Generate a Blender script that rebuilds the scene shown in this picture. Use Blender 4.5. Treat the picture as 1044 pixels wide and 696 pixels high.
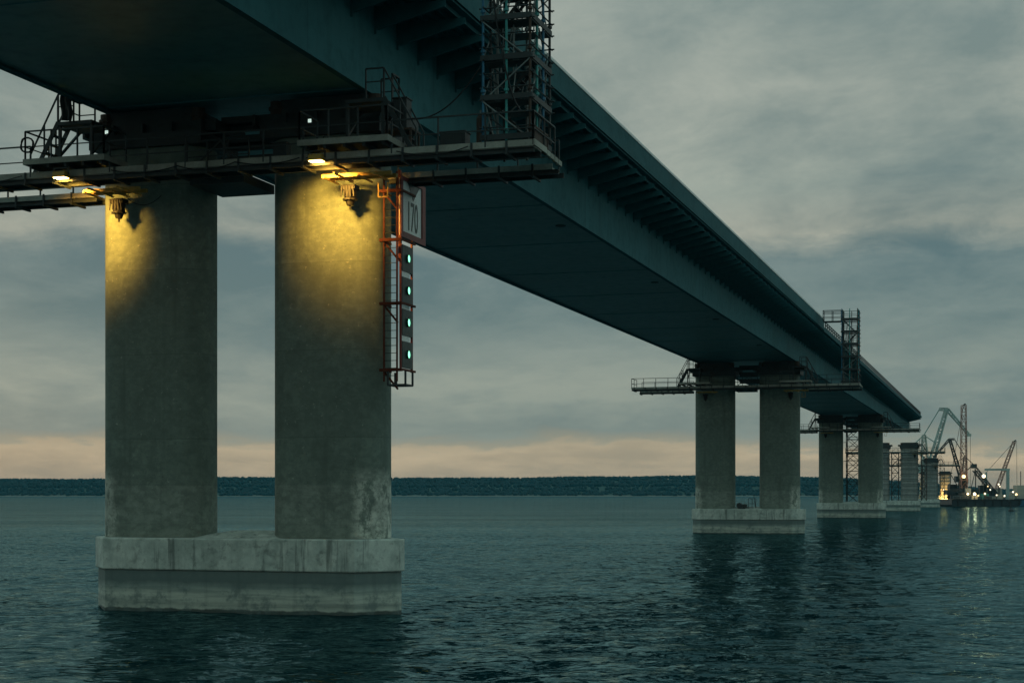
import bpy, math, random
import numpy as np
from mathutils import Vector, Matrix, noise
random.seed(7); RNG = np.random.default_rng(11)
for o in list(bpy.data.objects): bpy.data.objects.remove(o)
sc = bpy.context.scene
COL = sc.collection
R = math.radians

# ------------------------------------------------------------------ camera
F_PX, CAM_H = 1650.0, 4.2
cam_d = bpy.data.cameras.new('camera')
cam = bpy.data.objects.new('camera', cam_d); COL.objects.link(cam)
cam.location = (0, 0, CAM_H); cam.rotation_euler = (R(90), 0, 0)
cam_d.sensor_width = 36; cam_d.sensor_fit = 'HORIZONTAL'
cam_d.lens = 36 * F_PX / 1044
cam_d.shift_y = (503.5 - 348) / 1044          # shift lens: verticals stay upright
cam_d.clip_start = 0.5; cam_d.clip_end = 30000
sc.camera = cam

# ------------------------------------------------------------------ exposure
sc.view_settings.view_transform = 'Standard'; sc.view_settings.look = 'None'
sc.view_settings.exposure = 0.08; sc.view_settings.gamma = 1
sc.view_settings.use_curve_mapping = False
sc.render.engine = 'CYCLES'
sc.cycles.max_bounces = 6; sc.cycles.volume_bounces = 0

# ------------------------------------------------------------------ sky
SUN_AZ, SUN_EL = R(-30), R(3)                 # below the cloud, beyond the far bank
w = bpy.data.worlds.new('World'); sc.world = w; w.use_nodes = True
nt = w.node_tree; nt.nodes.clear()
def N(t, **k):
    n = nt.nodes.new(t)
    for a, b in k.items(): setattr(n, a, b)
    return n
def L(a, b): nt.links.new(a, b)
def math_(op, a, b=None, clamp=False):
    n = N('ShaderNodeMath', operation=op, use_clamp=clamp)
    for i, v in enumerate((a, b)):
        if v is None: continue
        if isinstance(v, (int, float)): n.inputs[i].default_value = v
        else: L(v, n.inputs[i])
    return n.outputs[0]
def ramp(fac, stops, interp='LINEAR'):
    n = N('ShaderNodeValToRGB'); n.color_ramp.interpolation = interp
    e = n.color_ramp.elements
    while len(e) < len(stops): e.new(0.5)
    for i, (p, c) in enumerate(stops):
        e[i].position = p; e[i].color = (*c, 1) if len(c) == 3 else c
    L(fac, n.inputs[0]); return n.outputs[0]
def mixc(f, a, b, mode='MIX'):
    n = N('ShaderNodeMix', data_type='RGBA', blend_type=mode)
    for i, v in ((0, f), (6, a), (7, b)):
        if isinstance(v, (int, float)): n.inputs[i].default_value = v
        elif isinstance(v, tuple): n.inputs[i].default_value = (*v, 1)
        else: L(v, n.inputs[i])
    return n.outputs[2]
def srgb(r, g, b):
    f = lambda v: v / 12.92 if v <= .04045 else ((v + .055) / 1.055) ** 2.4
    return tuple(f(v / 255) for v in (r, g, b))
out = N('ShaderNodeOutputWorld')
sky = N('ShaderNodeTexSky', sky_type='NISHITA'); sky.sun_disc = False
sky.sun_elevation = SUN_EL; sky.sun_rotation = SUN_AZ
bg1 = N('ShaderNodeBackground'); L(sky.outputs[0], bg1.inputs[0]); bg1.inputs[1].default_value = 0.0025
tc = N('ShaderNodeTexCoord')
sep = N('ShaderNodeSeparateXYZ'); L(tc.outputs['Generated'], sep.inputs[0])
zz = math_('MAXIMUM', sep.outputs[2], 0.0)
inv = math_('DIVIDE', 1.0, math_('ADD', zz, 0.16))
px_ = math_('MULTIPLY', sep.outputs[0], inv); py_ = math_('MULTIPLY', sep.outputs[1], inv)
cmb = N('ShaderNodeCombineXYZ'); L(px_, cmb.inputs[0]); L(py_, cmb.inputs[1])
mp = N('ShaderNodeMapping'); L(cmb.outputs[0], mp.inputs[0]); mp.inputs['Scale'].default_value = (0.95, .72, 1); mp.inputs['Location'].default_value = (3.1, 0.6, 0)
mp.inputs['Rotation'].default_value = (0, 0, R(14))
def noise_w(scale, detail, rough, dist=0):
    n = N('ShaderNodeTexNoise'); L(mp.outputs[0], n.inputs['Vector']); n.inputs['Scale'].default_value = scale
    n.inputs['Detail'].default_value = detail; n.inputs['Roughness'].default_value = rough; n.inputs['Distortion'].default_value = dist
    return n.outputs[0]
n1 = noise_w(1.25, 9, .56, .35); n2 = noise_w(4.6, 9, .64, .3); n3 = noise_w(.45, 6, .5)
cl = math_('ADD', math_('MULTIPLY', n1, .66), math_('MULTIPLY', n2, .34))
cl = math_('MULTIPLY', math_('SUBTRACT', cl, .40), 5.2, True)
zw = math_('ADD', zz, math_('MULTIPLY', math_('SUBTRACT', n1, .5), .045))     # ragged cloud layers
zw = math_('ADD', zw, math_('MULTIPLY', math_('SUBTRACT', n2, .5), .020))
dark = ramp(zw, [(0, srgb(150,143,126)), (.027, srgb(168,158,135)), (.031, srgb(140,143,130)), (.038, srgb(114,131,129)), (.075, srgb(114,133,132)), (.105, srgb(96,120,122)), (.140, srgb(92,117,121)), (.156, srgb(122,136,132)), (.185, srgb(110,130,130)), (.24, srgb(122,139,136)), (.34, srgb(118,138,138)), (.55, srgb(126,164,164)), (1, srgb(156,200,204))])
lite = ramp(zw, [(0, srgb(166,152,130)), (.027, srgb(194,178,149)), (.031, srgb(158,156,138)), (.038, srgb(134,147,140)), (.075, srgb(148,158,148)), (.105, srgb(128,144,140)), (.140, srgb(128,145,142)), (.156, srgb(182,182,166)), (.185, srgb(156,166,156)), (.24, srgb(172,178,167)), (.34, srgb(162,172,163)), (.55, srgb(150,184,182)), (1, srgb(176,216,220))])
skc = mixc(cl, dark, lite)
bg2 = N('ShaderNodeBackground'); L(skc, bg2.inputs[0]); bg2.inputs[1].default_value = 0.92
add = N('ShaderNodeAddShader'); L(bg1.outputs[0], add.inputs[0]); L(bg2.outputs[0], add.inputs[1]); L(add.outputs[0], out.inputs[0])

sun_d = bpy.data.lights.new('sun', 'SUN'); sun_d.energy = 0.12; sun_d.angle = R(18); sun_d.color = (1, .86, .7)
sun = bpy.data.objects.new('sun', sun_d); COL.objects.link(sun)
_d = Vector((math.sin(SUN_AZ) * math.cos(R(9)), math.cos(SUN_AZ) * math.cos(R(9)), math.sin(R(9))))
sun.rotation_euler = _d.to_track_quat('Z', 'Y').to_euler()

# ------------------------------------------------------------------ materials
class Mat:
    """small helper round a procedural Principled material"""
    def __init__(s, name):
        s.m = bpy.data.materials.new(name); s.m.use_nodes = True
        s.t = s.m.node_tree; s.b = s.t.nodes['Principled BSDF']; s.out = s.t.nodes['Material Output']
        s.geo = s.n('ShaderNodeTexCoord')
    def n(s, t, **k):
        x = s.t.nodes.new(t)
        for a, b in k.items(): setattr(x, a, b)
        return x
    def l(s, a, b): s.t.links.new(a, b)
    def noise(s, scale, detail=5, rough=.55, stretch=(1, 1, 1), loc=(0, 0, 0), coord='Object', dist=0):
        mp = s.n('ShaderNodeMapping'); mp.inputs['Scale'].default_value = stretch; mp.inputs['Location'].default_value = loc
        s.l(s.geo.outputs[coord], mp.inputs[0])
        x = s.n('ShaderNodeTexNoise'); s.l(mp.outputs[0], x.inputs['Vector'])
        x.inputs['Scale'].default_value = scale; x.inputs['Detail'].default_value = detail
        x.inputs['Roughness'].default_value = rough; x.inputs['Distortion'].default_value = dist
        return x.outputs[0]
    def ramp(s, f, stops, interp='LINEAR'):
        x = s.n('ShaderNodeValToRGB'); x.color_ramp.interpolation = interp
        e = x.color_ramp.elements
        while len(e) < len(stops): e.new(.5)
        for i, (p, c) in enumerate(stops):
            e[i].position = p
            if not isinstance(c, tuple): c = (c, c, c)
            e[i].color = (*c, 1)
        s.l(f, x.inputs[0]); return x.outputs[0]
    def mix(s, f, a, b, mode='MIX'):
        x = s.n('ShaderNodeMix', data_type='RGBA', blend_type=mode)
        for i, v in ((0, f), (6, a), (7, b)):
            if isinstance(v, (int, float)): x.inputs[i].default_value = v
            elif isinstance(v, tuple): x.inputs[i].default_value = (*v, 1)
            else: s.l(v, x.inputs[i])
        return x.outputs[2]
    def math(s, op, a, b=None, clamp=False):
        x = s.n('ShaderNodeMath', operation=op, use_clamp=clamp)
        for i, v in enumerate((a, b)):
            if v is None: continue
            if isinstance(v, (int, float)): x.inputs[i].default_value = v
            else: s.l(v, x.inputs[i])
        return x.outputs[0]
    def sep(s, coord='Object'):
        x = s.n('ShaderNodeSeparateXYZ'); s.l(s.geo.outputs[coord], x.inputs[0]); return x.outputs
    def color(s, c):
        if isinstance(c, tuple): s.b.inputs['Base Color'].default_value = (*c, 1)
        else: s.l(c, s.b.inputs['Base Color'])
    def bump(s, h, strength=.3, dist=.05):
        x = s.n('ShaderNodeBump'); x.inputs['Strength'].default_value = strength; x.inputs['Distance'].default_value = dist
        s.l(h, x.inputs['Height']); s.l(x.outputs[0], s.b.inputs['Normal'])
    def rough(s, v): 
        if isinstance(v, (int, float)): s.b.inputs['Roughness'].default_value = v
        else: s.l(v, s.b.inputs['Roughness'])

def concrete(name, base, pale, stain, kind):
    M = Mat(name)
    big = M.noise(.45, 4, .6); fine = M.noise(3.0, 8, .65); grain = M.noise(28, 4, .7)
    streak = M.noise(1.0, 6, .6, stretch=(2.2, 2.2, .13))
    c = M.mix(M.ramp(big, [(.3, 0.0), (.7, 1.0)]), base, tuple(v * 1.22 for v in base))
    c = M.mix(M.math('MULTIPLY', M.ramp(fine, [(.38, 1.0), (.62, 0.0)]), .45), c, stain)
    c = M.mix(M.math('MULTIPLY', M.ramp(streak, [(.45, 0.0), (.62, 1.0)]), .16 if kind == 'column' else .4), c, stain)
    z = M.sep()[2]
    if kind == 'column':
        # lift joints every 3.1 m and formwork panel lines, faint
        fr = M.math('FRACT', M.math('DIVIDE', z, 3.1))
        j = M.math('LESS_THAN', fr, .012)
        c = M.mix(M.math('MULTIPLY', j, .38), c, tuple(v * .6 for v in stain))
        c = M.mix(M.math('MULTIPLY', M.math('LESS_THAN', M.math('ADD', z, M.math('MULTIPLY', fine, .06)), 4.55), .14), c, pale)
        run = M.ramp(M.noise(1.0, 6, .65, stretch=(1.3, 1.3, .07), loc=(5, 9, 0)), [(.54, 0.0), (.68, 1.0)])
        c = M.mix(M.math('MULTIPLY', run, .5), c, tuple(v * .6 for v in stain))
        lift = M.math('FLOOR', M.math('DIVIDE', z, 3.1))
        wn = M.n('ShaderNodeTexWhiteNoise', noise_dimensions='1D'); M.l(lift, wn.inputs['W'])
        c = M.mix(M.math('MULTIPLY', wn.outputs[0], .32), c, stain)
        # pale scaling near the foot, at the rounded ends
        x = M.sep()[0]
        ends = M.ramp(M.math('DIVIDE', M.math('ABSOLUTE', M.math('ADD', x, .3)), 10), [(0, .04), (.455, .05), (.50, 1.0)])
        foot = M.ramp(M.math('DIVIDE', M.math('SUBTRACT', z, 2.6), 2.6), [(0, 1.0), (.7, .9), (1, 0.0)])
        pn = M.ramp(M.noise(2.2, 9, .74, stretch=(1, 1, .55), loc=(4, 1, 7)), [(.42, 0.0), (.50, 1.0)])
        c = M.mix(M.math('MULTIPLY', M.math('MULTIPLY', pn, foot), M.math('MULTIPLY', ends, .9)), c, pale)
        mot = M.ramp(M.noise(2.6, 7, .7, stretch=(1, 1, 1.6), loc=(1, 7, 3)), [(.42, 1.0), (.56, 0.0)])
        c = M.mix(M.math('MULTIPLY', mot, .52), c, stain)
        dot = M.ramp(M.noise(9.0, 4, .75, loc=(3, 3, 9)), [(.30, 1.0), (.37, 0.0)])
        c = M.mix(M.math('MULTIPLY', dot, .6), c, tuple(v * .5 for v in stain))
        blot = M.ramp(M.noise(.8, 5, .6, stretch=(1, 1, .8), loc=(12, 4, 1)), [(.52, 0.0), (.6, 1.0)])
        c = M.mix(M.math('MULTIPLY', blot, .3), c, tuple(v * .7 for v in stain))
        crk = M.n('ShaderNodeTexVoronoi', feature='DISTANCE_TO_EDGE'); cm = M.n('ShaderNodeMapping'); cm.inputs['Scale'].default_value = (1.5, 1.5, 2.1)
        wob = M.n('ShaderNodeVectorMath', operation='ADD'); M.l(M.geo.outputs['Object'], wob.inputs[0]); wc = M.n('ShaderNodeTexNoise'); wc.inputs['Scale'].default_value = 3; M.l(M.geo.outputs['Object'], wc.inputs['Vector']); M.l(wc.outputs['Color'], wob.inputs[1])
        M.l(wob.outputs[0], cm.inputs[0]); M.l(cm.outputs[0], crk.inputs['Vector'])
        c = M.mix(M.math('MULTIPLY', M.math('MULTIPLY', M.ramp(crk.outputs[0], [(0, 1.0), (.035, 0.0)]), M.ramp(big, [(.45, 0.0), (.6, 1.0)])), .45), c, tuple(v * .6 for v in stain))
        pit = M.ramp(M.noise(5.5, 6, .75, loc=(9, 3, 2)), [(.64, 0.0), (.69, 1.0)])
        c = M.mix(M.math('MULTIPLY', pit, .45), c, pale)
    if kind == 'cap':
        pn = M.ramp(M.noise(1.3, 9, .7, stretch=(1, 1, .7), loc=(2, 5, 1)), [(.46, 0.0), (.6, 1.0)])
        c = M.mix(M.math('MULTIPLY', pn, .6), c, pale)
        drip = M.ramp(M.noise(1.0, 5, .6, stretch=(3.4, 3.4, .2), loc=(8, 8, 0)), [(.56, 0.0), (.66, 1.0)])
        c = M.mix(M.math('MULTIPLY', drip, .7), c, tuple(v * .45 for v in stain))
        # worn ring shaped stains left by lashings, on the front face
        so = M.sep(); nz = M.math('MULTIPLY', M.math('SUBTRACT', fine, .5), .42)
        for cx, cz, r in ((-3.95, 2.0, .22), (-.75, 1.95, .30), (-.72, 1.97, .16), (1.55, 1.95, .24), (1.75, 2.3, .30), (3.6, 2.0, .2), (5.05, 1.9, .17)):
            dx = M.math('SUBTRACT', so[0], cx); dz = M.math('SUBTRACT', so[2], cz)
            d = M.math('ADD', M.math('SQRT', M.math('ADD', M.math('MULTIPLY', dx, dx), M.math('MULTIPLY', dz, dz))), nz)
            ring = M.ramp(M.math('ABSOLUTE', M.math('SUBTRACT', d, r)), [(.01, 1.0), (.11, 0.0)])
            c = M.mix(M.math('MULTIPLY', M.math('MULTIPLY', ring, M.ramp(M.noise(2.2, 6, .7, loc=(1, 2, 8)), [(.40, .05), (.6, 1.0)])), .5), c, tuple(v * .5 for v in stain))
        chip = M.ramp(M.noise(2.4, 8, .75, loc=(5, 5, 5)), [(.54, 0.0), (.63, 1.0)])
        c = M.mix(M.math('MULTIPLY', chip, .5), c, tuple(v * .55 for v in stain))
    if kind == 'base':
        zn = M.math('ADD', z, M.math('MULTIPLY', M.math('SUBTRACT', M.noise(1.4, 6, .6, stretch=(1, 1, .3)), .5), .22))
        band = M.ramp(M.math('DIVIDE', zn, 1.5), [(.0, (.02, .028, .024)), (.045, (.03, .04, .033)), (.08, pale), (.20, tuple(v*.72 for v in pale)), (.26, pale), (.42, tuple(v * 1.05 for v in pale)), (.58, base), (.72, tuple(v * .8 for v in stain)), (1, stain)])
        c = M.mix(.8, c, band)
        hz = M.ramp(M.noise(1.0, 6, .65, stretch=(.35, .35, 7), loc=(2, 2, 2)), [(.45, 0.0), (.6, 1.0)])
        c = M.mix(M.math('MULTIPLY', hz, .45), c, stain)
        c = M.mix(M.math('MULTIPLY', M.ramp(M.noise(1.5, 9, .72, loc=(6, 1, 1)), [(.48, 0.0), (.60, 1.0)]), .7), c, stain)
        c = M.mix(M.math('MULTIPLY', M.ramp(streak, [(.52, 0.0), (.66, 1.0)]), .3), c, tuple(v * .7 for v in stain))
    if kind == 'banded':
        fr = M.math('FRACT', M.math('DIVIDE', z, 1.3))
        c = M.mix(M.math('MULTIPLY', M.ramp(fr, [(0, 1.0), (.12, .8), (.3, 0.0), (.7, 0.0), (1, .5)]), .8), c, tuple(v * .5 for v in stain))
    M.color(c); M.rough(.9)
    h = M.math('ADD', M.math('MULTIPLY', fine, .6), M.math('MULTIPLY', grain, .25))
    M.bump(h, .5, .03)
    return M.m
def steel(name, c, rough=.5, var=.35, scale=1.0, dirt=None, metal=0.0, seams=0, spec=.4):
    M = Mat(name); M.b.inputs['Specular IOR Level'].default_value = spec
    a = M.noise(.5 * scale, 6, .6); b = M.noise(6 * scale, 5, .65)
    col = M.mix(M.ramp(a, [(.3, 0.0), (.7, 1.0)]), tuple(v * (1 - var) for v in c), tuple(v * (1 + var * .5) for v in c))
    dirt = dirt or tuple(v * .45 for v in c)
    col = M.mix(M.math('MULTIPLY', M.ramp(b, [(.5, 0.0), (.7, 1.0)]), .45), col, dirt)
    if seams:
        y = M.sep()[1]
        fr = M.math('FRACT', M.math('DIVIDE', y, seams))
        s1 = M.math('LESS_THAN', fr, .006)
        col = M.mix(M.math('MULTIPLY', s1, .5), col, dirt)
        wn = M.n('ShaderNodeTexWhiteNoise', noise_dimensions='1D'); M.l(M.math('FLOOR', M.math('DIVIDE', y, seams)), wn.inputs['W'])
        col = M.mix(M.math('MULTIPLY', wn.outputs[0], .22), col, dirt)
        st = M.noise(1, 5, .6, stretch=(.4, 1.4, .12), loc=(3, 0, 1))
        col = M.mix(M.math('MULTIPLY', M.ramp(st, [(.5, 0.0), (.7, 1.0)]), .35), col, dirt)
    M.color(col); M.b.inputs['Metallic'].default_value = metal
    M.rough(M.math('ADD', M.math('MULTIPLY', b, .25), rough - .12)); M.bump(b, .12, .01)
    return M.m
def emit(name, c, s):
    M = Mat(name); M.color(c); M.b.inputs['Emission Color'].default_value = (*c, 1); M.b.inputs['Emission Strength'].default_value = s
    M.rough(.3); return M.m

CONC_COL = concrete('column_concrete', (.176, .222, .182), (.66, .68, .58), (.105, .135, .115), 'column')
CONC_CAP = concrete('cap_concrete', (.47, .53, .47), (.70, .75, .66), (.24, .29, .26), 'cap')
CONC_BASE = concrete('base_concrete', (.30, .36, .32), (.56, .60, .50), (.13, .18, .17), 'base')
CONC_BAND = concrete('formwork_concrete', (.31, .33, .30), (.5, .5, .45), (.15, .18, .17), 'banded')
GIRDER = steel('girder_paint', (.042, .168, .188), .7, .2, .3, seams=12.0, spec=.12)
SOFFIT_LIFT = steel('girder_paint_shade_lift', (.10, .31, .33), .45, .2, .3, seams=12.0, spec=.5)  # girder paint with a lighter colour, lifting the shaded underside
FASCIA = steel('fascia_steel', (.022, .112, .124), .7, .2, .3, spec=.12)
DARK = steel('dark_steel', (.035, .045, .045), .6, .4)
RUST = steel('rusty_steel', (.075, .05, .036), .75, .4, dirt=(.03, .022, .018))
GALV = steel('galvanised_steel', (.20, .23, .22), .5, .3)
WOOD = steel('weathered_board', (.33, .33, .28), .85, .35, 2.0)
BLUE = steel('blue_scaffold_paint', (.03, .16, .26), .5, .3)
TEALP = steel('teal_scaffold_paint', (.05, .30, .28), .5, .3)
ORANGE = steel('orange_paint', (.11, .028, .014), .7, .35, dirt=(.04, .014, .008), spec=.15)
YELLOW = steel('yellow_paint', (.50, .31, .06), .5, .3)
BLACKP = steel('black_panel', (.010, .036, .032), .45, .3)
WHITEP = steel('white_paint', (.78, .80, .76), .5, .12, 2.0)
REDB = steel('dark_red_paint', (.18, .028, .022), .5, .25)
CRANEG = steel('crane_green_paint', (.36, .47, .43), .5, .25)
CRANER = steel('crane_red_paint', (.34, .19, .15), .5, .25)
HULL = steel('hull_paint', (.03, .045, .05), .6, .4, .2)
HULLB = steel('blue_hull_paint', (.025, .11, .19), .5, .3, .2)
CABIN = steel('cabin_paint', (.45, .44, .36), .5, .25, .5)
RUBBER = steel('black_cable', (.015, .015, .015), .6, .2)
LAMPW = emit('lamp_glass', (1.0, .66, .22), 22)
LAMPG = emit('green_signal_lens', (.30, 1.0, .62), 1.7)
LAMPD = emit('warm_deck_lamp', (1.0, .70, .32), 2.6)
LAMPC = emit('white_deck_lamp', (1.0, .86, .58), 2.4)
LAMPS = emit('pale_small_lamp', (.75, .95, .85), .7)

# ------------------------------------------------------------------ mesh builder
class MB:
    def __init__(s): s.v = []; s.f = []
    def box(s, x0, x1, y0, y1, z0, z1):
        b = len(s.v); s.v += [(x, y, z) for z in (z0, z1) for y in (y0, y1) for x in (x0, x1)]
        s.f += [tuple(b + i for i in q) for q in ((0,2,3,1),(4,5,7,6),(0,1,5,4),(1,3,7,5),(3,2,6,7),(2,0,4,6))]; return s
    def bar(s, p, q, w=.06, h=None):
        h = h or w; p, q = Vector(p), Vector(q); d = (q - p)
        if d.length < 1e-6: return s
        d.normalize(); up = Vector((0, 0, 1)) if abs(d.z) < .95 else Vector((0, 1, 0))
        a = d.cross(up).normalized() * w / 2; c = a.cross(d).normalized() * h / 2
        b = len(s.v)
        for e in (p, q): s.v += [tuple(e - a - c), tuple(e + a - c), tuple(e + a + c), tuple(e - a + c)]
        s.f += [tuple(b + i for i in t) for t in ((3,2,1,0),(4,5,6,7),(0,1,5,4),(1,2,6,5),(2,3,7,6),(3,0,4,7))]; return s
    def tube(s, p, q, r=.03, n=6, r2=None):
        p, q = Vector(p), Vector(q); d = q - p
        if d.length < 1e-6: return s
        d.normalize(); up = Vector((0, 0, 1)) if abs(d.z) < .95 else Vector((0, 1, 0))
        a = d.cross(up).normalized(); c = a.cross(d).normalized(); r2 = r if r2 is None else r2
        b = len(s.v)
        for e, rr in ((p, r), (q, r2)):
            for i in range(n):
                t = 2 * math.pi * i / n; s.v.append(tuple(e + a * math.cos(t) * rr + c * math.sin(t) * rr))
        for i in range(n):
            j = (i + 1) % n; s.f.append((b + i, b + j, b + n + j, b + n + i))
        s.f.append(tuple(b + n - 1 - i for i in range(n))); s.f.append(tuple(b + n + i for i in range(n))); return s
    def path(s, pts, r=.02, n=5):
        for a, b in zip(pts[:-1], pts[1:]): s.tube(a, b, r, n)
        return s
    def prism(s, poly, z0, z1):
        b = len(s.v); n = len(poly)
        s.v += [(x, y, z0) for x, y in poly] + [(x, y, z1) for x, y in poly]
        s.f += [tuple(b + n - 1 - i for i in range(n)), tuple(b + n + i for i in range(n))]
        for i in range(n):
            j = (i + 1) % n; s.f.append((b + i, b + j, b + n + j, b + n + i))
        return s
    def loft(s, rings):
        b = len(s.v); n = len(rings[0])
        for r in rings: s.v += [tuple(p) for p in r]
        for k in range(len(rings) - 1):
            for i in range(n):
                j = (i + 1) % n; s.f.append((b + k*n + i, b + k*n + j, b + (k+1)*n + j, b + (k+1)*n + i))
        s.f.append(tuple(b + n - 1 - i for i in range(n))); s.f.append(tuple(b + (len(rings)-1)*n + i for i in range(n))); return s
    def lattice(s, p, q, w0, w1, bays, r, rb=None, tri=False):
        """square lattice boom from p to q"""
        p, q = Vector(p), Vector(q); d = (q - p).normalized(); rb = rb or r * .6
        up = Vector((0, 1, 0)) if abs(d.y) < .9 else Vector((1, 0, 0))
        a = d.cross(up).normalized(); c = a.cross(d).normalized()
        def ring(t):
            w = (w0 + (w1 - w0) * t) / 2; o = p.lerp(q, t)
            return [o + a*w + c*w, o - a*w + c*w, o - a*w - c*w, o + a*w - c*w]
        prev = ring(0)
        for k in range(1, bays + 1):
            cur = ring(k / bays)
            for i in range(4):
                s.bar(prev[i], cur[i], r * 2); j = (i + 1) % 4
                s.bar(prev[i], cur[j], rb * 2) if k % 2 else s.bar(prev[j], cur[i], rb * 2)
                s.bar(cur[i], cur[j], rb * 2)
            prev = cur
        return s
    def sphere(s, c, r, n=10, m=6):
        c = Vector(c); b = len(s.v); s.v.append(tuple(c + Vector((0, 0, -r))))
        for k in range(1, m):
            a = -math.pi/2 + math.pi * k / m
            for i in range(n):
                t = 2*math.pi*i/n; s.v.append(tuple(c + Vector((math.cos(a)*math.cos(t), math.cos(a)*math.sin(t), math.sin(a))) * r))
        s.v.append(tuple(c + Vector((0, 0, r)))); e = len(s.v) - 1
        for i in range(n):
            j = (i+1) % n; s.f.append((b, b+1+j, b+1+i)); s.f.append((e, b+1+(m-2)*n+i, b+1+(m-2)*n+j))
            for k in range(m-2): s.f.append((b+1+k*n+i, b+1+k*n+j, b+1+(k+1)*n+j, b+1+(k+1)*n+i))
        return s
    def build(s, name, mat, parent=None, smooth=False, bevel=0):
        me = bpy.data.meshes.new(name); me.from_pydata(s.v, [], s.f); me.update()
        if smooth:
            for p in me.polygons: p.use_smooth = True
        me.materials.append(mat)
        o = bpy.data.objects.new(name, me); COL.objects.link(o)
        if parent: o.parent = parent
        if bevel:
            b = o.modifiers.new('bevel', 'BEVEL'); b.width = bevel; b.segments = 2; b.limit_method = 'ANGLE'
        if smooth:
            try: me.set_sharp_from_angle(angle=R(35))
            except Exception: pass
        return o
def tag(o, label=None, cat=None, group=None, kind=None):
    for k, v in (('label', label), ('category', cat), ('group', group), ('kind', kind)):
        if v: o[k] = v
    return o
def thing(name, label, cat, loc=(0, 0, 0), rz=0, group=None):
    o = bpy.data.objects.new(name, None); COL.objects.link(o); o.location = loc; o.rotation_euler = (0, 0, rz)
    o.empty_display_size = .3
    return tag(o, label, cat, group)
def copy_tree(o, parent=None):
    c = o.copy(); COL.objects.link(c); c.parent = parent
    for ch in list(o.children): copy_tree(ch, c)
    return c

# bridge frame: t runs across the bridge (to the right), s along it, away from the camera
TH = math.atan(505 / F_PX); CT, ST = math.cos(TH), math.sin(TH)
def W(s, t, z=0): return (ST * s + CT * t, CT * s - ST * t, z)
def at(px, py, Y): return ((px - 522) / F_PX * Y, Y, CAM_H + (503.5 - py) / F_PX * Y)
S1, SPAN, TC = 54.2, 120.0, -26.45

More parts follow.
